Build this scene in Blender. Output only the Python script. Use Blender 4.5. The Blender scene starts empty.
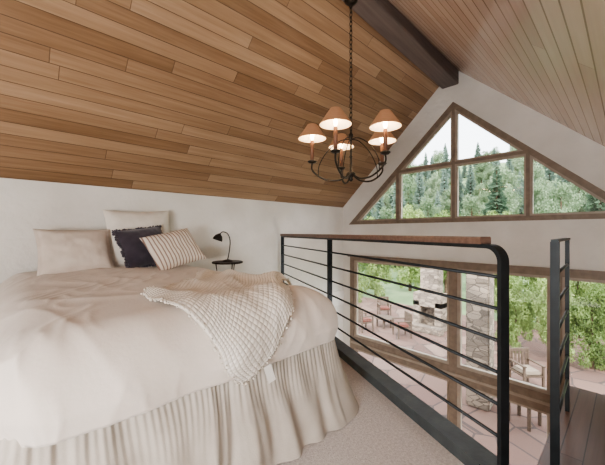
import bpy, bmesh, math, random
from mathutils import Vector, Matrix, noise
random.seed(4)
C=bpy.context.scene.collection
EYE=1.15
# ---------------------------------------------------------------- materials
def newmat(n):
    m=bpy.data.materials.new(n); m.use_nodes=True
    nt=m.node_tree; b=nt.nodes['Principled BSDF']; return m,nt,b
def S(h):
    h=h.lstrip('#'); r=[int(h[i:i+2],16)/255 for i in (0,2,4)]
    return tuple([(c/12.92 if c<=.04045 else ((c+.055)/1.055)**2.4) for c in r]+[1])
def N(nt,t,**k):
    n=nt.nodes.new(t)
    for a,b in k.items(): setattr(n,a,b)
    return n
def M(nt,op,a,b=None,c=None):
    n=nt.nodes.new('ShaderNodeMath'); n.operation=op
    for i,v in enumerate((a,b,c)):
        if v is None: continue
        if isinstance(v,(int,float)): n.inputs[i].default_value=v
        else: nt.links.new(v,n.inputs[i])
    return n.outputs[0]
def ramp(nt,fac,cols):
    r=nt.nodes.new('ShaderNodeValToRGB'); e=r.color_ramp.elements
    n=len(cols)
    for i,c in enumerate(cols):
        if isinstance(c,str): p=i/(n-1) if n>1 else 0; col=S(c)
        else: p,col=c[0],S(c[1])
        if i<2: e[i].position=p; e[i].color=col
        else:
            x=e.new(p); x.color=col
    nt.links.new(fac,r.inputs[0]); return r.outputs[0]
def noise_mat(name,cols,scale=5,rough=.8,bump=0,bscale=None,metal=0,detail=4,coord='Object',stretch=None,bdist=.01,sheen=0):
    m,nt,b=newmat(name); tc=N(nt,'ShaderNodeTexCoord'); src=tc.outputs[coord]
    if stretch:
        mp=N(nt,'ShaderNodeMapping'); mp.inputs['Scale'].default_value=stretch
        nt.links.new(src,mp.inputs[0]); src=mp.outputs[0]
    n=N(nt,'ShaderNodeTexNoise'); n.inputs['Scale'].default_value=scale; n.inputs['Detail'].default_value=detail
    nt.links.new(src,n.inputs['Vector'])
    k=len(cols)
    pos=[(.3+.4*i/(k-1),c) for i,c in enumerate(cols)] if k>1 else [(0,cols[0]),(1,cols[0])]
    nt.links.new(ramp(nt,n.outputs[0],pos),b.inputs['Base Color'])
    b.inputs['Roughness'].default_value=rough; b.inputs['Metallic'].default_value=metal
    if sheen: b.inputs['Sheen Weight'].default_value=sheen
    if bump:
        n2=N(nt,'ShaderNodeTexNoise'); n2.inputs['Scale'].default_value=bscale or scale*8; n2.inputs['Detail'].default_value=3
        nt.links.new(src,n2.inputs['Vector'])
        bp=N(nt,'ShaderNodeBump'); bp.inputs['Strength'].default_value=bump; bp.inputs['Distance'].default_value=bdist
        nt.links.new(n2.outputs[0],bp.inputs['Height']); nt.links.new(bp.outputs[0],b.inputs['Normal'])
    return m
def plank_mat(name,pw,pl,cols,rough=.45,groove=.03,gcol='#3a2416',gmix=.8,var=.5):
    m,nt,b=newmat(name); tc=N(nt,'ShaderNodeTexCoord'); sp=N(nt,'ShaderNodeSeparateXYZ')
    nt.links.new(tc.outputs['Object'],sp.inputs[0]); x,y=sp.outputs[0],sp.outputs[1]
    yy=M(nt,'DIVIDE',M(nt,'ADD',y,20),pw); row=M(nt,'FLOOR',yy); fy=M(nt,'FRACT',yy)
    w1=N(nt,'ShaderNodeTexWhiteNoise',noise_dimensions='1D'); nt.links.new(row,w1.inputs['W'])
    xs=M(nt,'ADD',M(nt,'DIVIDE',M(nt,'ADD',x,20),pl),M(nt,'MULTIPLY',w1.outputs[0],7.3)); col=M(nt,'FLOOR',xs); fx=M(nt,'FRACT',xs)
    cb=N(nt,'ShaderNodeCombineXYZ'); nt.links.new(row,cb.inputs[0]); nt.links.new(col,cb.inputs[1])
    w2=N(nt,'ShaderNodeTexWhiteNoise',noise_dimensions='2D'); nt.links.new(cb.outputs[0],w2.inputs['Vector'])
    c2=N(nt,'ShaderNodeCombineXYZ')
    nt.links.new(M(nt,'MULTIPLY',x,1.6),c2.inputs[0]); nt.links.new(M(nt,'MULTIPLY',y,30),c2.inputs[1]); nt.links.new(M(nt,'MULTIPLY',w2.outputs[0],50),c2.inputs[2])
    g=N(nt,'ShaderNodeTexNoise'); g.inputs['Scale'].default_value=1; g.inputs['Detail'].default_value=5; g.inputs['Roughness'].default_value=.6
    nt.links.new(c2.outputs[0],g.inputs['Vector'])
    v=M(nt,'ADD',M(nt,'ADD',M(nt,'MULTIPLY',w2.outputs[0],var),(1-var)*.4),M(nt,'MULTIPLY',M(nt,'SUBTRACT',g.outputs[0],.4),.8))
    base=ramp(nt,v,cols)
    e=M(nt,'MINIMUM',fy,M(nt,'SUBTRACT',1,fy)); gm=M(nt,'LESS_THAN',e,groove)
    ge=M(nt,'LESS_THAN',M(nt,'MULTIPLY',fx,pl),.005); mask=M(nt,'MULTIPLY',M(nt,'MAXIMUM',gm,ge),gmix)
    mx=N(nt,'ShaderNodeMix',data_type='RGBA'); nt.links.new(mask,mx.inputs[0]); nt.links.new(base,mx.inputs[6]); mx.inputs[7].default_value=S(gcol)
    nt.links.new(mx.outputs[2],b.inputs['Base Color']); b.inputs['Roughness'].default_value=rough
    h=M(nt,'SUBTRACT',M(nt,'MULTIPLY',g.outputs[0],.15),mask)
    bp=N(nt,'ShaderNodeBump'); bp.inputs['Strength'].default_value=.5; bp.inputs['Distance'].default_value=.004
    nt.links.new(h,bp.inputs['Height']); nt.links.new(bp.outputs[0],b.inputs['Normal'])
    return m
def plain(name,hexc,rough=.5,metal=0,emis=None,es=0):
    m=noise_mat(name,[hexc,hexc],rough=rough,metal=metal)
    if emis:
        b=m.node_tree.nodes['Principled BSDF']; b.inputs['Emission Color'].default_value=S(emis); b.inputs['Emission Strength'].default_value=es
    return m
def voronoi_mat(name,cols,scale,mortar,rough=.9,bump=.6,stretch=(1,1,1),mw=.05):
    m,nt,b=newmat(name); tc=N(nt,'ShaderNodeTexCoord'); mp=N(nt,'ShaderNodeMapping'); mp.inputs['Scale'].default_value=stretch
    nt.links.new(tc.outputs['Object'],mp.inputs[0])
    v=N(nt,'ShaderNodeTexVoronoi'); v.inputs['Scale'].default_value=scale; nt.links.new(mp.outputs[0],v.inputs['Vector'])
    e=N(nt,'ShaderNodeTexVoronoi',feature='DISTANCE_TO_EDGE'); e.inputs['Scale'].default_value=scale; nt.links.new(mp.outputs[0],e.inputs['Vector'])
    s=N(nt,'ShaderNodeSeparateColor'); nt.links.new(v.outputs['Color'],s.inputs[0])
    base=ramp(nt,s.outputs[0],cols); mask=M(nt,'LESS_THAN',e.outputs[0],mw)
    mx=N(nt,'ShaderNodeMix',data_type='RGBA'); nt.links.new(mask,mx.inputs[0]); nt.links.new(base,mx.inputs[6]); mx.inputs[7].default_value=S(mortar)
    nt.links.new(mx.outputs[2],b.inputs['Base Color']); b.inputs['Roughness'].default_value=rough
    bp=N(nt,'ShaderNodeBump'); bp.inputs['Strength'].default_value=bump; bp.inputs['Distance'].default_value=.03
    nt.links.new(M(nt,'MINIMUM',e.outputs[0],.15),bp.inputs['Height']); nt.links.new(bp.outputs[0],b.inputs['Normal'])
    return m
def leaf_mat(name,cols):
    m,nt,b=newmat(name); tc=N(nt,'ShaderNodeTexCoord'); oi=N(nt,'ShaderNodeObjectInfo')
    n=N(nt,'ShaderNodeTexNoise'); n.inputs['Scale'].default_value=2.2; n.inputs['Detail'].default_value=6; nt.links.new(tc.outputs['Object'],n.inputs['Vector'])
    v=M(nt,'ADD',M(nt,'MULTIPLY',oi.outputs['Random'],.45),M(nt,'MULTIPLY',M(nt,'SUBTRACT',n.outputs[0],.3),1.1))
    col=ramp(nt,v,cols)
    nt.links.new(col,b.inputs['Base Color']); b.inputs['Roughness'].default_value=.8
    tl=N(nt,'ShaderNodeBsdfTranslucent'); nt.links.new(col,tl.inputs[0]); ms=N(nt,'ShaderNodeMixShader'); ms.inputs[0].default_value=.3
    nt.links.new(b.outputs[0],ms.inputs[1]); nt.links.new(tl.outputs[0],ms.inputs[2]); nt.links.new(ms.outputs[0],nt.nodes['Material Output'].inputs[0])
    return m

m_ceilL=plank_mat('honey_wood_planks',.118,2.1,['#76583f','#896b4f','#9b7d61','#ab8e71','#bb9f83'],rough=.3,groove=.026,gcol='#533b2a',var=.55)
m_ceilR=plank_mat('pale_wood_planks',.10,4.2,['#bca191','#c8b0a1','#d3beaf','#dcc9bc'],rough=.24,groove=.05,gcol='#7b6150')
m_deck=plank_mat('dark_floor_planks',.09,1.4,['#54402f','#644d42','#74594d','#82665a'],rough=.3,groove=.03,gcol='#241915')
m_lower=plank_mat('brown_floor_planks',.12,1.6,['#6b4a33','#7d5a40','#8e6a4c'],rough=.35)
m_wall=noise_mat('textured_plaster',['#dedad2','#eeebe5'],scale=1.8,rough=.9,bump=.7,bscale=12,bdist=.016)
m_carpet=noise_mat('beige_carpet',['#c9c1bd','#e5deda'],scale=70,rough=1,bump=.8,bscale=160,bdist=.010)
m_beam=noise_mat('dark_beam_wood',['#5c524f','#756a66'],scale=3,rough=.55,bump=.15,bscale=20,stretch=(.5,8,8))
m_trim=noise_mat('taupe_window_wood',['#7c6c5e','#907f70'],scale=4,rough=.5,stretch=(1,3,3))
m_sash=noise_mat('tan_sash_wood',['#a09182','#b1a394'],scale=6,rough=.5)
m_iron=noise_mat('dark_bronze_iron',['#2a2520','#3d362f'],scale=20,rough=.45,metal=.5)
m_steel=noise_mat('charcoal_painted_steel',['#202426','#2c3134'],scale=15,rough=.45,metal=.3)
m_curb=noise_mat('dark_curb_wood',['#3f4446','#545a5b'],scale=8,rough=.55,bump=.2)
m_cap=noise_mat('handrail_wood',['#644c40','#7d6355'],scale=5,rough=.45,stretch=(1,10,10))
m_copper=noise_mat('copper_candle_sleeve',['#6d4a39','#86604c'],scale=9,rough=.45,metal=.2)
m_white=plain('white_paint','#efece6',.6)
m_duvet=noise_mat('cream_duvet_cotton',['#dbd0c5','#e3d9cf'],scale=3,rough=.95,bump=.2,bscale=60,bdist=.004,sheen=.2)
m_skirt=noise_mat('linen_bed_skirt',['#b9b0a5','#c6beb3'],scale=8,rough=.95,bump=.25,bscale=150,bdist=.003)
m_sham=noise_mat('oatmeal_linen',['#cfc2b6','#dacfc4'],scale=10,rough=.95,bump=.3,bscale=140,bdist=.003)
m_euro=noise_mat('ivory_linen',['#e0dacf','#ebe5dc'],scale=10,rough=.95,bump=.3,bscale=140,bdist=.003)
m_navy=noise_mat('charcoal_plum_velvet',['#332d38','#443d48'],scale=14,rough=.95,bump=.2,bscale=80,bdist=.003,sheen=.5)
m_bulb=plain('lit_bulb','#fff2dd',.3,emis='#ffe2b8',es=20)
m_stone=voronoi_mat('fieldstone',['#7a6f64','#948678','#ab9c8c','#6a6057'],4.5,'#655c53',stretch=(1,1,2),mw=.04)
m_paver=voronoi_mat('flagstone',['#675048','#7b6257','#6d544c','#8a7468'],1.3,'#504440',stretch=(1,1,1),mw=.025)
m_leaf=leaf_mat('garden_leaves',['#526639','#768c50','#9cb06e','#c6d598'])
m_leaffar=leaf_mat('haze_tinted_leaves',['#62775a','#7a906d','#95a788','#b2c0a3'])  # paler greens: haze over the hillside painted into the leaf colour
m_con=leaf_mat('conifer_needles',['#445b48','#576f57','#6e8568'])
m_confar=leaf_mat('haze_tinted_conifer_needles',['#6e8476','#829688','#98aa9c'])  # lighter copy of the needles, distance haze mixed into the colour
m_bark=noise_mat('bark',['#4a3b2e','#66523f'],scale=8,rough=.95,bump=.5)
m_hill=noise_mat('forest_hillside',['#566c4c','#70865e','#8a9c76'],scale=.35,rough=1,detail=8)
m_glass,nt,b=newmat('window_glass'); nt.nodes.remove(b)
tr=N(nt,'ShaderNodeBsdfTransparent'); gl=N(nt,'ShaderNodeBsdfGlossy'); gl.inputs['Roughness'].default_value=.02
nz=N(nt,'ShaderNodeTexNoise'); nz.inputs['Scale'].default_value=2
mx=N(nt,'ShaderNodeMixShader'); nt.links.new(M(nt,'ADD',M(nt,'MULTIPLY',nz.outputs[0],.01),.025),mx.inputs[0])
nt.links.new(tr.outputs[0],mx.inputs[1]); nt.links.new(gl.outputs[0],mx.inputs[2]); nt.links.new(mx.outputs[0],nt.nodes['Material Output'].inputs[0])
m_stripe,nt,b=newmat('striped_linen'); tc=N(nt,'ShaderNodeTexCoord'); sp=N(nt,'ShaderNodeSeparateXYZ'); nt.links.new(tc.outputs['Object'],sp.inputs[0])
f=M(nt,'FRACT',M(nt,'DIVIDE',M(nt,'ADD',sp.outputs[0],5),.034))
nt.links.new(ramp(nt,f,[(0,'#e2d9ce'),(.6,'#e2d9ce'),(.68,'#8f766a'),(.92,'#8f766a'),(1,'#e2d9ce')]),b.inputs['Base Color']); b.inputs['Roughness'].default_value=.95
m_knit,nt,b=newmat('waffle_knit_wool'); tc=N(nt,'ShaderNodeTexCoord'); sp=N(nt,'ShaderNodeSeparateXYZ'); nt.links.new(tc.outputs['UV'],sp.inputs[0])
sx=M(nt,'ABSOLUTE',M(nt,'SINE',M(nt,'MULTIPLY',sp.outputs[0],math.pi/.020))); sy=M(nt,'ABSOLUTE',M(nt,'SINE',M(nt,'MULTIPLY',sp.outputs[1],math.pi/.020)))
hh=M(nt,'POWER',M(nt,'MULTIPLY',sx,sy),.6)
nt.links.new(ramp(nt,hh,['#d5cdc1','#e9e2d8','#f1ebe3']),b.inputs['Base Color']); b.inputs['Roughness'].default_value=1
bp=N(nt,'ShaderNodeBump'); bp.inputs['Strength'].default_value=.6; bp.inputs['Distance'].default_value=.006
nt.links.new(hh,bp.inputs['Height']); nt.links.new(bp.outputs[0],b.inputs['Normal'])
m_shade_out=plain('glowing_copper_shade','#95705a',.5,emis='#ffba84',es=.16)
m_shade_in=plain('cream_shade_lining','#f6e6cf',.8,emis='#ffe9cc',es=.8)

# ---------------------------------------------------------------- helpers
def obj(name,me,mat=None,parent=None,label=None,cat=None,kind=None,group=None,smooth=False):
    o=bpy.data.objects.new(name,me); C.objects.link(o)
    if mat and me:
        for mm in (mat if isinstance(mat,(list,tuple)) else [mat]): me.materials.append(mm)
    if smooth and me:
        for p in me.polygons: p.use_smooth=True
    if parent: o.parent=parent
    if label: o['label']=label
    if cat: o['category']=cat
    if kind: o['kind']=kind
    if group: o['group']=group
    return o
def empty(name,loc,label,cat,group=None,kind=None):
    o=bpy.data.objects.new(name,None); C.objects.link(o); o.location=loc; o['label']=label; o['category']=cat; o.empty_display_size=.1
    if group: o['group']=group
    if kind: o['kind']=kind
    return o
def mesh(name,v,f):
    me=bpy.data.meshes.new(name); me.from_pydata([tuple(x) for x in v],[],f); me.update(); return me
def from_bm(name,bm):
    me=bpy.data.meshes.new(name); bmesh.ops.recalc_face_normals(bm,faces=bm.faces); bm.to_mesh(me); bm.free(); return me
def add_box(bm,lo,hi,mat=None,bev=0):
    r=bmesh.ops.create_cube(bm,size=1); vs=r['verts']
    for v in vs: v.co=Vector([lo[i]+(v.co[i]+.5)*(hi[i]-lo[i]) for i in range(3)])
    if bev:
        es=list({e for v in vs for e in v.link_edges}); rr=bmesh.ops.bevel(bm,geom=es,offset=bev,segments=2,affect='EDGES')
        vs=list({v for f in rr['faces'] for v in f.verts}|set(v for v in vs if v.is_valid))
    if mat is not None: bmesh.ops.transform(bm,matrix=mat,verts=vs)
    return vs
def boxme(name,lo,hi,bev=0):
    bm=bmesh.new(); add_box(bm,lo,hi,None,bev); return from_bm(name,bm)
def sweep(bm,path,prof,up=Vector((0,0,1)),closed=False,scale=None):
    rings=[]; n=len(path); path=[Vector(p) for p in path]
    for i,p in enumerate(path):
        a=path[(i-1)%n] if (closed or i>0) else p; c=path[(i+1)%n] if (closed or i<n-1) else p
        t=(c-a).normalized(); s=t.cross(up)
        if s.length<1e-4: s=t.cross(Vector((1,0,0)))
        s.normalize(); u=s.cross(t).normalized(); k=scale[i] if scale else 1
        rings.append([bm.verts.new(p+s*x*k+u*y*k) for x,y in prof])
    m=len(prof)
    for i in range(n if closed else n-1):
        A,B=rings[i],rings[(i+1)%n]
        for j in range(m): bm.faces.new((A[j],A[(j+1)%m],B[(j+1)%m],B[j]))
    if not closed: bm.faces.new(rings[0]); bm.faces.new(rings[-1][::-1])
def circ(r,n=10): return [(r*math.cos(2*math.pi*i/n),r*math.sin(2*math.pi*i/n)) for i in range(n)]
def rect(w,h): return [(-w/2,-h/2),(w/2,-h/2),(w/2,h/2),(-w/2,h/2)]
def sweepme(name,path,prof,up=Vector((0,0,1)),closed=False,scale=None):
    bm=bmesh.new(); sweep(bm,path,prof,up,closed,scale); return from_bm(name,bm)
def lathe(bm,prof,n=20,off=(0,0,0),capends=True):
    rings=[[bm.verts.new((r*math.cos(2*math.pi*i/n)+off[0],r*math.sin(2*math.pi*i/n)+off[1],z+off[2])) for i in range(n)] for r,z in prof]
    for A,B in zip(rings,rings[1:]):
        for i in range(n): bm.faces.new((A[i],A[(i+1)%n],B[(i+1)%n],B[i]))
    if capends: bm.faces.new(rings[0]); bm.faces.new(rings[-1])
def lathme(name,prof,n=20,off=(0,0,0),cap=True):
    bm=bmesh.new(); lathe(bm,prof,n,off,cap); return from_bm(name,bm)
def bez(pts,n=24):
    out=[]; P=[Vector(p) for p in pts]
    for i in range(len(P)-1):
        p0=P[max(i-1,0)];p1=P[i];p2=P[i+1];p3=P[min(i+2,len(P)-1)]
        k=max(2,n//(len(P)-1))
        for j in range(k):
            t=j/k; out.append(.5*((2*p1)+(p2-p0)*t+(2*p0-5*p1+4*p2-p3)*t*t+(3*p1-p0-3*p2+p3)*t**3))
    out.append(P[-1]); return out
WX,KY=4.86,3.95
def polywall(name,outer,holes,x0,x1):
    cu=bpy.data.curves.new(name,'CURVE'); cu.dimensions='2D'; cu.fill_mode='BOTH'; cu.extrude=abs(x1-x0)/2
    for poly in [outer]+holes:
        s=cu.splines.new('POLY'); s.points.add(len(poly)-1)
        for p,q in zip(s.points,poly): p.co=(q[0],q[1],0,1)
        s.use_cyclic_u=True
    o=bpy.data.objects.new('tmp',cu); C.objects.link(o); dg=bpy.context.evaluated_depsgraph_get(); dg.update()
    me=bpy.data.meshes.new_from_object(o.evaluated_get(dg)); bpy.data.objects.remove(o); me.name=name
    xm=(x0+x1)/2
    for v in me.vertices: v.co=(xm+v.co.z,KY-v.co.x,v.co.y)
    bm=bmesh.new(); bm.from_mesh(me); bmesh.ops.remove_doubles(bm,verts=bm.verts,dist=1e-5); bmesh.ops.recalc_face_normals(bm,faces=bm.faces); bm.to_mesh(me); bm.free(); me.materials.clear()
    return me
def inset(poly,d):
    n=len(poly); A=sum(poly[i][0]*poly[(i+1)%n][1]-poly[(i+1)%n][0]*poly[i][1] for i in range(n)); sg=1 if A>0 else -1
    L=[]
    for i in range(n):
        p=Vector(poly[i]);q=Vector(poly[(i+1)%n]); e=(q-p).normalized(); nn=Vector((-e.y,e.x))*sg; L.append((p+nn*d,e))
    out=[]
    for i in range(n):
        p,e=L[i-1]; q,g=L[i]; den=e.x*g.y-e.y*g.x; w=q-p; t=(w.x*g.y-w.y*g.x)/den; r=p+e*t; out.append((r.x,r.y))
    return out
# ---------------------------------------------------------------- room shell
BX,SY=-2.3,-2.0; LZ=-2.75; RY,RZ=1.82,3.62; KZ=1.65; SL=(RZ-KZ)/(KY-RY)
def roofz(y): return RZ-SL*abs(y-RY)
TM=KY-RY; bz=EYE+.155; az=EYE+1.96; hw=1.96; m=(az-bz)/hw
tri=[(TM-hw,bz),(TM+hw,bz),(TM,az)]
lowwin=[(.2,-2.6),(4.9,-2.6),(4.9,EYE-.455),(.2,EYE-.455)]
gable=[(-.1,LZ),(KY-SY,LZ),(KY-SY,roofz(SY)+.05),(TM,RZ+.1),(-.1,KZ+.05)]
obj('wall_east',polywall('gable',gable,[tri,lowwin],WX,WX+.2),m_wall,kind='structure',label='off-white textured plaster gable wall around the windows')
obj('wall_north',boxme('knee',(BX,KY,LZ),(WX+.2,KY+.15,KZ+.12)),m_wall,kind='structure',label='low off-white textured plaster knee wall')
obj('wall_west',polywall('w',[(-.1,LZ),(KY-SY,LZ),(KY-SY,roofz(SY)+.05),(TM,RZ+.1),(-.1,KZ+.05)],[],BX-.15,BX),m_wall,kind='structure',label='off-white plaster end wall')
obj('wall_south',boxme('s',(BX,SY-.15,LZ),(WX+.2,SY,roofz(SY)+.1)),m_wall,kind='structure',label='off-white plaster eave wall')
ang=math.atan(SL); L1=(KY-RY)/math.cos(ang)
o=obj('ceiling',boxme('c1',(BX-.2,0,0),(WX+.3,L1+.3,.12)),m_ceilL,kind='structure',label='sloped ceiling of honey-brown wood planks')
o.location=(0,RY,RZ); o.rotation_euler=(-ang,0,0)
L2=(RY-SY)/math.cos(ang)
o=obj('ceiling.001',boxme('c2',(BX-.2,-L2-.3,0),(WX+.3,0,.12)),m_ceilR,kind='structure',label='sloped ceiling of pale reddish wood planks')
o.location=(0,RY,RZ); o.rotation_euler=(ang,0,0)
bme=boxme('beam',(-7.1,-.12,3.36),(0,.12,3.70),.008)
o=obj('trim_1',bme,m_beam,kind='structure',label='dark stained ridge beam'); o.location=(WX,1.87,0); o.rotation_euler=(0,0,math.radians(2.2))
P0=Vector((1.63,.395)); P1=Vector((3.21,3.87)); D=(P1-P0).normalized(); Nn=Vector((D.y,-D.x))
def rl(y): return P0.x+(y-P0.y)*D.x/D.y
fl=[(BX,SY),(rl(SY),SY),(rl(KY),KY),(BX,KY)]
bm=bmesh.new(); vb=[bm.verts.new((x,y,-.28)) for x,y in fl]; vt=[bm.verts.new((x,y,0)) for x,y in fl]
bm.faces.new(vb[::-1]); bm.faces.new(vt)
for i in range(4): bm.faces.new((vb[i],vb[(i+1)%4],vt[(i+1)%4],vt[i]))
obj('floor',from_bm('loftfloor',bm),m_carpet,kind='structure',label='beige loop carpet loft floor')
obj('floor.001',boxme('lf',(BX,SY,LZ-.1),(WX+.2,KY,LZ)),m_lower,kind='structure',label='brown wood floor of the lower room')
obj('floor.002',boxme('land',(1.3,SY,-.25),(3.05,.315,.004)),m_deck,kind='structure',label='dark stained wood plank stair landing')
for i in range(4):
    obj('stair_step' if i==0 else 'stair_step.%03d'%i,boxme('st',(3.05+.27*i,SY,-.25-.19*(i+1)),(3.36+.27*i,.2,-.19*(i+1)),.006),m_deck,kind='structure',label='dark wood stair tread')
def along(s,z,off=0): q=P0+D*s+Nn*off; return Vector((q.x,q.y,z))
LR=(P1-P0).length
obj('trim_2',sweepme('curb',[along(-2.3,.03),along(LR,.03)],rect(.125,.07)),m_curb,kind='structure',label='dark grey painted curb along the loft edge')
obj('trim_3',boxme('knt',(rl(KY),KY-.02,-.28),(WX,KY,0)),m_white,kind='structure',label='white trim board')
obj('baseboard_north',boxme('bb',(BX,KY-.018,0),(rl(KY)-.12,KY,.11),.004),m_white,kind='structure',label='white baseboard')
# ---------------------------------------------------------------- windows
def window(name,outer,sw,panes,label):
    w=empty(name,(WX,KY-outer[0][0],outer[0][1]),label,'window',kind='structure')
    inv=Matrix.Translation(-w.location)
    def ch(n,me,mat):
        me.transform(inv); return obj(n,me,mat,parent=w)
    ch('window_frame',polywall('fr',outer,panes,WX-.03,WX+.12),m_trim)
    for p in panes:
        ins=inset(p,sw)
        ch('sash',polywall('sash',p,[ins],WX-.005,WX+.08),m_sash)
        ch('window_pane',polywall('gl',inset(p,sw-.004),[],WX+.048,WX+.054),m_glass)
    return w,ch
FB=.07
def zL(t): return bz+m*(t-(TM-hw))-FB*math.sqrt(1+m*m)
def tz(z): return (z-bz+FB*math.sqrt(1+m*m))/m+(TM-hw)
H=EYE+1.04; q=.018; b0=bz+.06; v1=TM-.92
pl=[]
left=[[(tz(H+q),H+q),(TM-q,H+q),(TM-q,zL(TM-q))],[(v1+q,b0),(TM-q,b0),(TM-q,H-q),(v1+q,H-q)],[(tz(b0),b0),(v1-q,b0),(v1-q,zL(v1-q))]]
for p in left:
    pl.append(p); pl.append([(2*TM-x,y) for x,y in p][::-1])
window('window_1',tri,.026,pl,'triangular gable window with taupe wood frame and mullions')
cols=[(.28,2.07),(2.18,3.28),(3.39,4.82)]; rows=[(-.86,EYE-.455-.08),(-2.53,-1.08)]
w2_,ch2=window('window_2',lowwin,.038,[[(c[0],r[0]),(c[1],r[0]),(c[1],r[1]),(c[0],r[1])] for c in cols for r in rows],'tall two-row picture window with taupe wood frame')
ch2('head_casing',boxme('hc',(WX-.05,KY-4.95,EYE-.47),(WX+.0,KY-.15,EYE-.435),.005),m_trim)
ch2('transom_casing',boxme('tc',(WX-.045,KY-4.9,-.99),(WX-.02,KY-.2,-.95),.004),m_sash)
# ---------------------------------------------------------------- railing 1
rail=empty('metal_railing',along(0,.065),'charcoal steel guard railing with horizontal bars and brown wooden handrail','railing')
ri=Matrix.Translation(-rail.location)
def rc(n,me,mat,**k):
    me.transform(ri); return obj(n,me,mat,parent=rail,**k)
TOPZ=1.085
R=.07; path=[along(LR-.03,TOPZ),along(R,TOPZ)]
for i in range(1,9):
    a=i/8*math.pi/2; path.append(along(R-R*math.sin(a),TOPZ-R+R*math.cos(a)))
path.append(along(0,.066))
side=Vector((Nn.x,Nn.y,0))
bm=bmesh.new(); rings=[]
for i,p in enumerate(path):
    a=path[max(i-1,0)]; c=path[min(i+1,len(path)-1)]; t=(c-a).normalized(); n2=t.cross(side).normalized()
    rings.append([bm.verts.new(p+side*x+n2*y) for x,y in rect(.05,.02)])
for A,B in zip(rings,rings[1:]):
    for j in range(4): bm.faces.new((A[j],A[(j+1)%4],B[(j+1)%4],B[j]))
bm.faces.new(rings[0]); bm.faces.new(rings[-1])
rc('rail_frame',from_bm('rf',bm),m_steel)
for s in (LR*.505,LR-.03):
    rc('post',sweepme('post',[along(s,.066),along(s,TOPZ)],rect(.05,.022),up=Vector((D.x,D.y,0))),m_steel)
bm=bmesh.new(); sweep(bm,[along(.09,TOPZ+.027),along(LR-.02,TOPZ+.027)],[(-.035,-.018),(.035,-.018),(.035,.012),(.028,.018),(-.028,.018),(-.035,.012)])
rc('handrail',from_bm('hr',bm),m_cap,label='brown wooden handrail cap')
NB=6; SPB=.147
for i in range(NB):
    z=.945-i*SPB
    rc('rail_bar',sweepme('bar',[along(.005,z),along(LR-.03,z)],circ(.0085,10)),m_steel,smooth=True)
# railing 2
r2=empty('metal_railing',(1.93,.24,.004),'short charcoal steel railing along the dark stair landing','railing')
def r2c(n,me,mat,**k):
    me.transform(Matrix.Translation((-1.93,-.24,-.004))); return obj(n,me,mat,parent=r2,**k)
Q0=Vector((1.93,.25)); Q1=Vector((2.6,.275)); DD=Vector((1,0,0))
r2c('post',sweepme('p',[(Q0.x,Q0.y,.005),(Q0.x,Q0.y,1.105)],rect(.036,.014),up=DD),m_steel)
r2c('post',sweepme('p',[(Q1.x,Q1.y,.005),(Q1.x,Q1.y,1.105)],rect(.022,.014),up=DD),m_steel)
r2c('top_rail',sweepme('t',[(Q0.x-.006,Q0.y,1.11),(Q1.x+.006,Q1.y,1.11)],rect(.03,.012)),m_steel)
for i in range(NB):
    z=.945-i*SPB
    r2c('rail_bar',sweepme('bar',[(Q0.x,Q0.y,z),(Q1.x,Q1.y,z)],circ(.008,8)),m_steel,smooth=True)
# ---------------------------------------------------------------- bed
A0,A1,B0,B1=-.12,1.65,1.26,3.82
bed=empty('bed',((A0+A1)/2,(B0+B1)/2,0),'queen bed with cream mattress and gathered linen bed skirt','bed')
bi=Matrix.Translation(-bed.location)
def bc(n,me,mat,**k):
    me.transform(bi); return obj(n,me,mat,parent=bed,**k)
bc('box_spring',boxme('bs',(A0+.12,B0+.12,.18),(A1-.12,B1-.03,.42),.02),m_skirt)
bc('mattress',boxme('mt',(A0+.11,B0+.11,.42),(A1-.11,B1-.03,.66),.05),m_euro)
for x in (A0+.2,A1-.2):
    for y in (B0+.25,B1-.25): bc('leg',lathme('lg',[(.025,0),(.03,.18)],12,(x,y,0)),m_cap)
def skirtpath(off):
    x0,x1,y0,y1=A0+.07-off,A1-.07+off,B0+.07-off,B1-.05
    pts=[]; rr=.1+off
    def seg(a,b_,n_):
        k=420
        return [(Vector(a)+(Vector(b_)-Vector(a))*i/k,Vector(n_)) for i in range(k)]
    pts+=seg((x0,y1),(x0,y0+rr),(-1,0))
    pts+=[(Vector((x0+rr-rr*math.cos(i/60*math.pi/2),y0+rr-rr*math.sin(i/60*math.pi/2))),Vector((-math.cos(i/60*math.pi/2),-math.sin(i/60*math.pi/2)))) for i in range(60)]
    pts+=seg((x0+rr,y0),(x1-rr,y0),(0,-1))
    pts+=[(Vector((x1-rr+rr*math.sin(i/60*math.pi/2),y0+rr-rr*math.cos(i/60*math.pi/2))),Vector((math.sin(i/60*math.pi/2),-math.cos(i/60*math.pi/2)))) for i in range(60)]
    pts+=seg((x1,y0+rr),(x1,y1),(1,0)); return pts
bm=bmesh.new(); rows_=[]; NZ=30; ST=.62
base=skirtpath(0); ss=[0]
for i in range(1,len(base)): ss.append(ss[-1]+(base[i][0]-base[i-1][0]).length)
cr=Vector((A1,B0))
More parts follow.
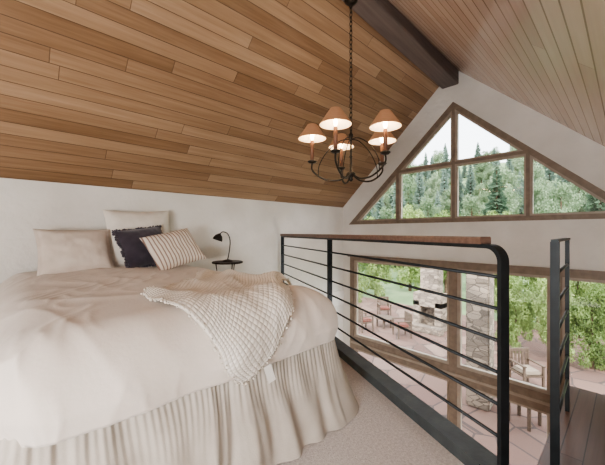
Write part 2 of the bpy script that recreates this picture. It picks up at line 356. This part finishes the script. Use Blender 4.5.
for k in range(NZ+1):
    f=k/NZ; z=ST*(1-f)+.004; off=-.005+.15*f**1.6; pp=skirtpath(off); row=[]
    for i,(p,n_) in enumerate(pp):
        s=ss[i]+.07*f*noise.noise(Vector((ss[i]*2.3,f*1.5,11)))
        ph=s*2*math.pi/.085+7*noise.noise(Vector((s*2.1,0,1.3)))+3.2*f*noise.noise(Vector((s*5,f*1.8,2.3)))
        en=.05+1.7*abs(noise.noise(Vector((s*3.3,7,f*1.9))))
        big=math.sin(ph)*.0075*f**.5*en
        ph2=s*2*math.pi/.2+7*noise.noise(Vector((s*1.5,f*.9,8)))
        sw=.030*f**1.1*math.sin(ph2)*(.25+abs(noise.noise(Vector((s*2,f*.5,5))))*1.7)
        sm=.0035*math.sin(s*2*math.pi/.026+5*noise.noise(Vector((s*5,1,f*1.0))))*max(0,1-1.4*f)
        flare=.055*f**2*math.exp(-((p-cr).length/.35)**2)
        w=big+sw+sm+flare+.04*f*noise.noise(Vector((s*1.9,1,f*.8)))
        row.append(bm.verts.new((p.x+n_.x*w,p.y+n_.y*w,z)))
    rows_.append(row)
for a,b_ in zip(rows_,rows_[1:]):
    for i in range(len(a)-1): bm.faces.new((a[i],a[i+1],b_[i+1],b_[i]))
bc('bed_skirt',from_bm('skirt',bm),m_skirt,smooth=True,label='gathered linen bed skirt falling to the carpet')
RI=.24; ix0,ix1,iy0,iy1=A0+RI,A1-RI,B0+RI,B1+.3
ZT=.765; r=.21
def duv(u,v,off=0,calm=0):
    qx=min(max(u,ix0),ix1); qy=min(max(v,iy0),iy1); dx,dy=u-qx,v-qy; d=max(abs(dx),abs(dy)); e=math.hypot(dx,dy)
    dr=Vector((dx/e,dy/e)) if e>1e-6 else Vector((0,0)); arc=r*math.pi/2
    if d<arc: h=(r+.02)*math.sin(d/r); dz=r*(1-math.cos(d/r)); nx=math.sin(d/r)
    else: h=r+.02-.3*(d-arc); dz=r+(d-arc)*.97; nx=1
    P=Vector((qx+dr.x*h,qy+dr.y*h,ZT-dz)); nrm=Vector((dr.x*nx,dr.y*nx,math.sqrt(max(0,1-nx*nx)))) 
    if nrm.length<1e-3: nrm=Vector((0,0,1))
    nrm.normalize()
    cx=(u-(A0+A1)/2)/((A1-A0)/2)
    a=.035*max(0,1-cx*cx)
    a+=.016*noise.noise(Vector((u*1.3,v*1.3,3.1)))
    w=Vector((u*3+.6*noise.noise(Vector((u*2,v*2,9))),v*3,0))
    rid=1-abs(noise.noise(Vector((w.x*.9+w.y*.5,w.y*.45-w.x*.2,5.2))))*2.0
    a+=.008*max(0,rid)**2*(1-calm)
    rid2=1-abs(noise.noise(Vector((w.x*2.4-w.y*.9,w.y*1.0+w.x*.5,8.2))))*2.6
    a+=.005*max(0,rid2)**2*(1-calm)*(.4+noise.noise(Vector((u*1.3,v*1.3,6)))+.3)
    sd=u if abs(dy)>=abs(dx) else v
    a+=min(1,d/.35)*.010*math.sin(sd*9+3*noise.noise(Vector((sd*1.7,0,4))))*(1-.5*calm)
    return P+nrm*(a+off),nrm
HEM=.415
def grid(fn,u0,u1,nu,v0,v1,nv,uv=False):
    bm=bmesh.new(); G=[[bm.verts.new(fn(u0+(u1-u0)*i/nu,v0+(v1-v0)*j/nv)) for i in range(nu+1)] for j in range(nv+1)]
    l=bm.loops.layers.uv.new() if uv else None
    for j in range(nv):
        for i in range(nu):
            f=bm.faces.new((G[j][i],G[j][i+1],G[j+1][i+1],G[j+1][i]))
            if uv:
                for lp,(a,c) in zip(f.loops,((i,j),(i+1,j),(i+1,j+1),(i,j+1))): lp[l].uv=(uv[0]*a/nu,uv[1]*c/nv)
    return bm
bm=grid(lambda u,v:duv(u,v)[0],ix0-HEM,ix1+HEM,190,iy0-HEM,B1-.02,210)
o=obj('duvet',from_bm('duvet',bm),m_duvet,smooth=True,label='puffy wrinkled cream cotton duvet spread over the bed',cat='duvet')
so=o.modifiers.new('s','SOLIDIFY'); so.thickness=.03; so.offset=-1
QA,QB,QC,QD=Vector((.50,1.74)),Vector((1.06,2.24)),Vector((1.52,1.80)),Vector((.79,1.06))
def thr(a,c,lift=0):
    p=(QD.lerp(QC,a)).lerp(QA.lerp(QB,a),c)
    p=p+Vector((.04,-.05))*math.sin(math.pi*min(1,a*1.15))*(1-c)*1.0+Vector((-.05,-.05))*math.sin(math.pi*c)*(1-a)
    p=p+Vector((.05*noise.noise(Vector((a*3.5,c*3.5,2))),.05*noise.noise(Vector((a*3.5,c*3.5,7)))))
    P,n=duv(p.x,p.y,0,0)
    h=.022+lift
    h+=.026*math.exp(-((c-.12)/.08)**2)*(.4+.6*a)*min(1,a*3)
    h+=.024*(.5+.5*math.sin(c*14+6*noise.noise(Vector((a*2.5,c*1.5,1)))))**1.5*(.3+.7*a)
    h+=.024*math.exp(-((a-.90)/.09)**2)*(1-abs(c-.4))
    h+=.018*max(-.5,noise.noise(Vector((a*5,c*5,0))))
    return P+n*h
bm=grid(lambda a,c:thr(a,c),0,1,120,0,1,100,uv=(.95,.75))
o=obj('throw_blanket',from_bm('throw',bm),m_knit,smooth=True,label='cream waffle-knit throw blanket draped over the duvet and bed foot',cat='blanket')
so=o.modifiers.new('s','SOLIDIFY'); so.thickness=.010; so.offset=0
bm=bmesh.new()
edge=[(i/110,0) for i in range(110)]+[(1,i/80) for i in range(80)]+[(1-i/110,1) for i in range(110)]+[(0,1-i/80) for i in range(80)]
for a,c in edge:
    p=thr(a,c,.004); mt=Matrix.Translation(p+Vector((random.uniform(-.012,.012),random.uniform(-.009,.009),random.uniform(-.010,.002))))
    bmesh.ops.create_icosphere(bm,subdivisions=1,radius=random.uniform(.003,.008),matrix=mt)
fr=obj('fringe',from_bm('fr',bm),m_knit,parent=o,smooth=True,kind='stuff',label='ragged yarn edging')
p=thr(.12,.0,.022)
tg=obj('care_tag',mesh('tag',[p+Vector(v) for v in [(-.005,-.008,.01),(.040,-.006,.018),(.052,-.03,-.055),(.008,-.032,-.062)]],[(0,1,2,3)]),m_white,parent=o,label='small white cloth care tag')
# ---------------------------------------------------------------- pillows
def pillow(name,w,h,T,mat,loc,lean,yaw,roll,label,seed=0,flange=0,pinch=.07,fuzz=False):
    n=36; bm=bmesh.new(); sides=[]
    for sgn in (1,-1):
        G=[]
        for j in range(n+1):
            row=[]
            for i in range(n+1):
                x=-1+2*i/n; y=-1+2*j/n
                ax,ay=abs(x),abs(y); fl=1-flange
                px=min(1,ax/fl) ; py=min(1,ay/fl)
                t=(max(0,1-px**2.6)*max(0,1-py**2.6))**.5*T/2
                wr=.012*noise.noise(Vector((x*2.4+seed,y*2.4,seed*3.1)))*(1-max(ax,ay)**4)+.006*noise.noise(Vector((x*7+seed,y*4,seed)))*(t/T*2)
                kx=1-pinch*(1-y*y); ky=1-pinch*(1-x*x)
                row.append(bm.verts.new((x*w/2*kx,y*h/2*ky,sgn*(t+.002)+wr)))
            G.append(row)
        for j in range(n):
            for i in range(n):
                q_=(G[j][i],G[j][i+1],G[j+1][i+1],G[j+1][i]); bm.faces.new(q_ if sgn>0 else q_[::-1])
        sides.append(G)
    F,Bk=sides
    rim=[(0,i) for i in range(n)]+[(j,n) for j in range(n)]+[(n,n-i) for i in range(n)]+[(n-j,0) for j in range(n)]
    rp=[F[a][b_].co.copy() for a,b_ in rim]
    for k in range(len(rim)):
        a=rim[k]; c=rim[(k+1)%len(rim)]
        bm.faces.new((F[a[0]][a[1]],Bk[a[0]][a[1]],Bk[c[0]][c[1]],F[c[0]][c[1]]))
    o=obj(name,from_bm(name,bm),mat,smooth=True,label=label,cat='pillow')
    if fuzz:
        b2=bmesh.new()
        for co in rp:
            for _ in range(2):
                bmesh.ops.create_icosphere(b2,subdivisions=1,radius=random.uniform(.008,.018),matrix=Matrix.Translation(co+Vector((random.uniform(-.012,.012),random.uniform(-.012,.012),random.uniform(-.008,.008)))))
        obj('fringe',from_bm('fz',b2),mat,parent=o,smooth=True,kind='stuff',label='fuzzy dark yarn edging')
    Rm=Matrix.Rotation(math.radians(yaw),3,'Z')@Matrix.Rotation(math.radians(lean),3,'X')@Matrix.Rotation(math.radians(roll),3,'Z')
    o.location=loc; o.rotation_euler=Rm.to_euler(); return o
pillow('pillow',.60,.46,.17,m_sham,(.46,3.55,.98),62,4,0,'oatmeal linen pillow sham leaning at the bed head',1,.06)
pillow('pillow',.68,.64,.18,m_euro,(1.06,3.70,1.09),76,0,2,'large square ivory linen pillow leaning on the wall',2,.05)
pillow('throw_pillow',.48,.44,.18,m_navy,(1.02,3.44,1.0),62,8,8,'dark charcoal square throw pillow with fuzzy edge',3,fuzz=True)
pillow('throw_pillow',.52,.43,.17,m_stripe,(1.23,3.20,.985),52,-2,15,'cream lumbar pillow with narrow brown stripes',4)
# ---------------------------------------------------------------- side table + lamp
tb=empty('side_table',(2.09,3.64,0),'small round dark metal side table beside the bed','table')
obj('table_top',lathme('tt',[(.0,.745),(.185,.745),(.2,.75),(.2,.768),(.19,.772),(.0,.772)],32,cap=False),m_iron,parent=tb,smooth=False)
for i in range(3):
    a=i*2*math.pi/3+.4
    obj('leg',sweepme('l',[(.17*math.cos(a),.17*math.sin(a),.0),(.10*math.cos(a),.10*math.sin(a),.38),(.15*math.cos(a),.15*math.sin(a),.745)],circ(.009)),m_iron,parent=tb,smooth=True)
lp=empty('table_lamp',(2.08,3.62,.773),'dark bronze gooseneck lamp with small dome shade on the side table','lamp')
obj('base',lathme('b',[(.065,0),(.068,.008),(.05,.018),(.014,.026),(.0,.026)],24,cap=False),m_iron,parent=lp,smooth=True)
obj('neck',sweepme('n',bez([(0,0,.02),(.02,-.01,.14),(.03,-.01,.27),(.0,0,.36),(-.06,.02,.385),(-.10,.035,.35)],30),circ(.007,8),up=Vector((0,1,0))),m_iron,parent=lp,smooth=True)
bm=bmesh.new(); lathe(bm,[(.012,.03),(.02,.02),(.045,.0),(.06,-.035),(.064,-.06),(.060,-.058),(.055,-.035),(.03,-.005),(.004,.0)],24,capends=False)
sh=obj('lamp_shade',from_bm('ls',bm),m_iron,parent=lp,smooth=True); sh.location=(-.105,.035,.335); sh.rotation_euler=(.1,.35,0)
# ---------------------------------------------------------------- chandelier
CX,CY=2.345,1.81
ch=empty('chandelier',(CX,CY,1.63),'dark bronze five-arm chandelier with lit cone shades','chandelier')
z0=1.63
def cc(n,me,mat,parent=ch,**k):
    return obj(n,me,mat,parent=parent,**k)
cc('column',lathme('col',[(.0,0),(.012,.005),(.022,.02),(.012,.035),(.03,.05),(.045,.07),(.03,.09),(.012,.10),(.010,.22),(.016,.235),(.010,.25),(.009,.40),(.018,.42),(.022,.44),(.010,.46),(.006,.49),(.0,.495)],16,cap=False),m_iron,smooth=True)
bm=bmesh.new(); zc=.50; i=0
while zc+z0<3.33:
    pts=[]
    for k in range(14):
        a=2*math.pi*k/14; x=.013*math.cos(a); zz=.027*math.sin(a)
        pts.append((x,0,zc+zz) if i%2==0 else (0,x,zc+zz))
    sweep(bm,pts,circ(.0038,6),up=Vector((0,1,0)) if i%2==0 else Vector((1,0,0)),closed=True)
    zc+=.043; i+=1
cc('chain',from_bm('chain',bm),m_iron,smooth=True)
cc('canopy',lathme('can',[(.0,3.30-z0),(.03,3.305-z0),(.06,3.33-z0),(.065,3.36-z0),(0,3.36-z0)],20,cap=False),m_iron,smooth=True)
right=Vector((.726,-.688,0)); fwd=Vector((.688,.726,0))
for i in range(5):
    a=math.radians(-7+72*i); d=right*math.sin(a)+fwd*math.cos(a); R_=.37
    P=lambda rr,z:d*rr+Vector((0,0,z))
    bm=bmesh.new()
    sweep(bm,bez([P(.02,.07),P(.10,.02),P(.22,.02),P(.32,.07),P(R_+.002,.13),P(R_,.19)],36),circ(.0085,8),up=Vector((-d.y,d.x,0)))
    sweep(bm,bez([P(.008,.40),P(.10,.39),P(.22,.30),P(.30,.17),P(.31,.07)],30),circ(.0042,8),up=Vector((-d.y,d.x,0)))
    cc('arm',from_bm('arm',bm),m_iron,smooth=True)
    lamp=cc('candle_lamp',lathme('cup',[(.0,.185),(.03,.19),(.045,.205),(.043,.21),(.02,.21),(.018,.22),(.0,.22)],20,tuple(P(R_,0)),cap=False),m_iron,smooth=True)
    cc('candle_sleeve',lathme('sl',[(.018,.215),(.0185,.40),(.011,.41)],14,tuple(P(R_,0))),m_copper,parent=lamp,smooth=True)
    cc('bulb',lathme('bu',[(.004,.40),(.016,.43),(.019,.455),(.010,.485),(.002,.50)],12,tuple(P(R_,0))),m_bulb,parent=lamp,smooth=True)
    cc('lamp_shade',lathme('so',[(.133,.425),(.136,.423),(.136,.429),(.046,.560),(.042,.560)],36,tuple(P(R_,0)),cap=False),m_shade_out,parent=lamp,smooth=False)
    cc('shade_lining',lathme('si',[(.1325,.4255),(.042,.557)],36,tuple(P(R_,0)),cap=False),m_shade_in,parent=lamp,smooth=True)
    ld=bpy.data.lights.new('bulb_light','POINT'); ld.energy=1.8; ld.color=(1,.80,.56); ld.shadow_soft_size=.02
    lo=bpy.data.objects.new('bulb_light',ld); C.objects.link(lo); q_=P(R_,.52+z0); lo.location=(CX+q_.x,CY+q_.y,q_.z)
# ---------------------------------------------------------------- outside
GZ=-2.85
def terr(x,y):
    d=max(0,math.hypot(x-5,y-2)-15)
    return GZ-.02+ .30*max(0,d-2)*(1-math.exp(-d/25)) + (1.2*noise.noise(Vector((x*.06,y*.06,0))) if d>3 else 0)*min(1,d/12)
bm=bmesh.new(); n=90; G=[]
for j in range(n+1):
    G.append([bm.verts.new((5.1+i*1.1,-35+j*1.45,terr(5.1+i*1.1,-35+j*1.45))) for i in range(n+1)])
for j in range(n):
    for i in range(n): bm.faces.new((G[j][i],G[j][i+1],G[j+1][i+1],G[j+1][i]))
obj('ground',from_bm('ter',bm),m_hill,kind='structure',smooth=True,label='grassy wooded hillside')
obj('patio',boxme('pat',(WX+.2,-4,GZ-.1),(16,12,GZ+.01)),m_paver,label='reddish flagstone patio outside the house',cat='patio',kind='structure')
def conifer(seed):
    rnd=random.Random(seed); bm=bmesh.new(); H_=9
    lathe(bm,[(.16,0),(.02,H_*.98)],7)
    nf=len(bm.faces); T=30
    for t in range(T):
        z=H_*(.06+.92*t/T); R_=1.6*(1-t/T)**.75*rnd.uniform(.75,1.12)+.1; k=17; a0=rnd.random()*6
        for i in range(k):
            a=a0+2*math.pi*i/k+rnd.uniform(-.25,.25); L=R_*rnd.uniform(.45,1.15); w=L*.12+.04
            c,s=math.cos(a),math.sin(a); zt=z+rnd.uniform(-.2,.2)
            v=[bm.verts.new(x) for x in ((c*L*.15,s*L*.15,zt+.12),(c*L*.65-s*w,s*L*.65+c*w,zt-.10*L),(c*L,s*L,zt-.22*L),(c*L*.65+s*w,s*L*.65-c*w,zt-.10*L))]
            bm.faces.new(v)
            v=[bm.verts.new(x) for x in ((c*L*.3,s*L*.3,zt+.1),(c*L*.9,s*L*.9,zt-.1*L),(c*L*.75,s*L*.75,zt-.35*L-.08),(c*L*.4,s*L*.4,zt-.25*L-.08))]
            bm.faces.new(v)
    for i,f in enumerate(bm.faces): f.material_index=0 if i<nf else 1
    me=bpy.data.meshes.new('conifer'); bm.to_mesh(me); bm.free(); return me
def leafy(seed,H_=4,R_=1.6,nl=5200,ls=.10,ncl=22,low=.22):
    rnd=random.Random(seed); bm=bmesh.new()
    lathe(bm,[(.12,0),(.08,H_*.4),(.03,H_*.8)],8)
    nf=len(bm.faces)
    cl=[]
    for _ in range(ncl):
        a=rnd.uniform(0,6.283); rr=R_*.72*math.sqrt(rnd.random()); h=rnd.uniform(low,.92)
        cl.append((Vector((rr*math.cos(a)*(1-.4*h),rr*math.sin(a)*(1-.4*h),H_*h)),rnd.uniform(.3,.5)*R_*.7))
    for _ in range(nl):
        c,rr=rnd.choice(cl); d=Vector((rnd.gauss(0,1),rnd.gauss(0,1),rnd.gauss(0,1))).normalized()*rr*rnd.uniform(.6,1.05)
        p=c+d; s=ls*rnd.uniform(.6,1.3); u=Vector((rnd.gauss(0,1),rnd.gauss(0,1),rnd.gauss(0,1))).normalized(); w=u.cross(d).normalized()
        v=[bm.verts.new(p+x) for x in (u*s,w*s*.5,-u*s,-w*s*.5)]; bm.faces.new(v)
    for i,f in enumerate(bm.faces): f.material_index=0 if i<nf else 1
    me=bpy.data.meshes.new('leafy'); bm.to_mesh(me); bm.free(); return me
cm=[conifer(1),conifer(2),conifer(3)]
for c in cm: c.materials.append(m_bark); c.materials.append(m_con)
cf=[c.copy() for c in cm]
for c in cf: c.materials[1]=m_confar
lm=[leafy(1,nl=11000,ls=.07,ncl=34,low=.05),leafy(2,nl=11000,ls=.07,ncl=34,low=.05)]
for c in lm: c.materials.append(m_bark); c.materials.append(m_leaf)
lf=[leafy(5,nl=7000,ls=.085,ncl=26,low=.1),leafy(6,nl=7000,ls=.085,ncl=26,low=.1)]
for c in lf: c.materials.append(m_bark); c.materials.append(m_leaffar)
def c2w(px,Z):
    X=(px-302.5)/310*Z; return X*.726+Z*.688,-X*.688+Z*.726
placed=[]
def ok(x,y,rr):
    for a,b_,c in placed:
        if math.hypot(x-a,y-b_)<rr+c: return False
    placed.append((x,y,rr)); return True
for px,Z,sc in [(516,10.6,.42),(552,9.7,.44),(592,9.1,.42),(634,9.0,.44),(500,14,.6),(538,12.7,.55),(578,12.4,.58),(622,12.0,.58),(506,18.4,.8),(548,17.4,.78),(598,16.8,.8),(655,16.8,.85),(376,19.5,.9),(346,18,.85),(410,21.5,.95),(446,20.5,.9),(482,22,.95)]:
    x,y=c2w(px,Z); placed.append((x,y,1.4*sc)); o=bpy.data.objects.new('leafy_tree',random.choice(lm)); C.objects.link(o)
    o.location=(x,y,max(terr(x,y),GZ)-.05); o.scale=(sc*1.05,sc*1.05,sc*(1.45+random.uniform(-.1,.2))); o.rotation_euler=(0,0,random.random()*6)
    o['label']='bright green leafy garden tree beside the patio'; o['category']='tree'; o['group']='leafy garden trees'
cnt=0; tries=0
while cnt<160 and tries<12000:
    tries+=1
    Z=random.uniform(26,78); px=random.uniform(330,665); x,y=c2w(px,Z)
    if x>100: continue
    con=random.random()<.5; sc=random.uniform(.5,1.1) if con else random.uniform(.8,1.6)
    if not ok(x,y,1.7*sc if con else 1.6*sc): continue
    far=Z>36; cnt+=1
    if con:
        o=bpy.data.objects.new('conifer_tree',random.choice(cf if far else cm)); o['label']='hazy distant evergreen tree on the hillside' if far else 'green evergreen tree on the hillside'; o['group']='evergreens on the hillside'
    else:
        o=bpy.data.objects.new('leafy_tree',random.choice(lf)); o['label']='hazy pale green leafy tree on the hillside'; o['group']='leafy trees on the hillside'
    C.objects.link(o); o.location=(x,y,terr(x,y)-.2); o.scale=(sc,sc,sc*(random.uniform(.85,1.1) if con else 1.35)); o.rotation_euler=(0,0,random.random()*6); o['category']='tree'
def stonebox(name,px,Z,w,d,h,label,cat):
    x,y=c2w(px,Z); bm=bmesh.new(); add_box(bm,(-w/2,-d/2,0),(w/2,d/2,h),None,.03); add_box(bm,(-w/2-.06,-d/2-.06,h),(w/2+.06,d/2+.06,h+.1),None,.02)
    o=obj(name,from_bm(name,bm),m_stone,label=label,cat=cat); o.location=(x,y,GZ+.01); o.rotation_euler=(0,0,.05); return o
stonebox('stone_pillar',480,7.2,.48,.48,3.7,'square tan fieldstone pillar standing on the patio','pillar')
x,y=c2w(430,12.8); fp=empty('outdoor_fireplace',(x,y,GZ+.01),'tan fieldstone outdoor fireplace with chimney on the patio','fireplace')
bm=bmesh.new(); add_box(bm,(-.3,-.6,0),(.4,-.3,1.2),None,.03); add_box(bm,(-.3,.3,0),(.4,.6,1.2),None,.03); add_box(bm,(-.3,-.6,.95),(.4,.6,1.5),None,.03); add_box(bm,(.2,-.5,0),(.4,.5,1.2)); add_box(bm,(-.1,-.38,1.5),(.4,.38,3.5),None,.03)
obj('body',from_bm('fpb',bm),m_stone,parent=fp)
obj('hearth',boxme('he',(-.7,-.7,.0),(-.3,.7,.25),.02),m_stone,parent=fp)
m_red=noise_mat('rust_cushion',['#6d4238','#805046'],scale=6,rough=.9)
m_tan=noise_mat('tan_cushion',['#8a7c6d','#a09283'],scale=6,rough=.9)
m_teak=noise_mat('weathered_teak',['#54463b','#68584b'],scale=6,rough=.7,stretch=(1,6,6))
def chair(px,Z,rot,cm_):
    x,y=c2w(px,Z)
    e=empty('patio_chair',(x,y,GZ+.011),'weathered wood patio chair with %s cushion'%('rust-coloured' if cm_ is m_red else 'tan'),'chair',group='patio chairs'); e.rotation_euler=(0,0,rot)
    for sx in (-.25,.25):
        for sy,h in ((-.25,.62),(.25,.9)): obj('leg',boxme('l',(sx-.025,sy-.025,0),(sx+.025,sy+.025,h),.004),m_teak,parent=e)
        obj('armrest',boxme('a',(sx-.04,-.3,.62),(sx+.04,.25,.65),.006),m_teak,parent=e)
    obj('seat',boxme('s',(-.27,-.27,.36),(.27,.27,.40),.006),m_teak,parent=e)
    obj('cushion',boxme('c',(-.22,-.25,.40),(.22,.2,.5),.03),cm_,parent=e)
    bm=bmesh.new()
    for k in range(5): add_box(bm,(-.21+k*.095,.235,.42),(-.16+k*.095,.26,.88))
    add_box(bm,(-.27,.23,.84),(.27,.265,.92)); obj('backrest',from_bm('br',bm),m_teak,parent=e)
for a in [(364,12.6,1.2,m_red),(402,11.9,-2.2,m_red),(384,14.6,-.8,m_red),(526,8.0,-.7,m_tan)]: chair(*a)
def table(px,Z,rad,h,lab):
    x,y=c2w(px,Z); e=empty('patio_table',(x,y,GZ+.011),lab,'table')
    obj('table_top',lathme('t',[(0,h-.04),(rad-.02,h-.04),(rad,h-.03),(rad,h-.008),(rad-.01,h),(0,h)],32,cap=False),m_teak,parent=e)
    for i in range(4):
        a=i*math.pi/2+.5; c,s=math.cos(a)*rad*.7,math.sin(a)*rad*.7
        obj('leg',boxme('l',(c-.03,s-.03,0),(c+.03,s+.03,h-.04),.004),m_teak,parent=e)
table(524,6.5,.40,.72,'round weathered wood patio table')
table(384,13.1,.4,.42,'low round weathered wood patio table')
# ---------------------------------------------------------------- light
w=bpy.data.worlds.new('w'); bpy.context.scene.world=w; w.use_nodes=True
bg=w.node_tree.nodes['Background']; bg.inputs[0].default_value=(.90,.95,1,1); bg.inputs[1].default_value=4.8
def light(name,typ,loc,tgt,energy,size=1,sy=None,col=(1,1,1)):
    ld=bpy.data.lights.new(name,typ); ld.energy=energy; ld.color=col
    if typ=='AREA':
        ld.shape='RECTANGLE'; ld.size=size; ld.size_y=sy or size
    o=bpy.data.objects.new(name,ld); C.objects.link(o); o.location=loc
    o.rotation_euler=(Vector(tgt)-Vector(loc)).to_track_quat('-Z','Y').to_euler(); return o
s=light('sun','SUN',(0,0,20),(10,6,8),4.8,col=(1,.95,.88)); s.data.angle=.03
light('fill_light','AREA',(-1.7,-.5,1.0),(1.4,2.6,1.9),140,1.6,1.0,(.98,.99,1))  # added fill behind the camera to brighten the bed, no real lamp
light('fill_light_void','AREA',(2.6,-1.2,-.6),(3.0,2.2,2.2),260,1.8,1.0,(.98,.99,1))  # second added fill, out of view on the void side, not a fixture
# ---------------------------------------------------------------- camera
cd=bpy.data.cameras.new('cam'); cam=bpy.data.objects.new('camera',cd); C.objects.link(cam)
cd.sensor_width=36; cd.lens=36*310/605; cd.clip_start=.02; cd.clip_end=500
cam.location=(0,0,EYE); cam.rotation_euler=(math.pi/2,0,-math.atan2(.688,.726))
bpy.context.scene.camera=cam
bpy.context.scene.view_settings.view_transform='AgX'
bpy.context.scene.view_settings.look='AgX - Medium High Contrast'
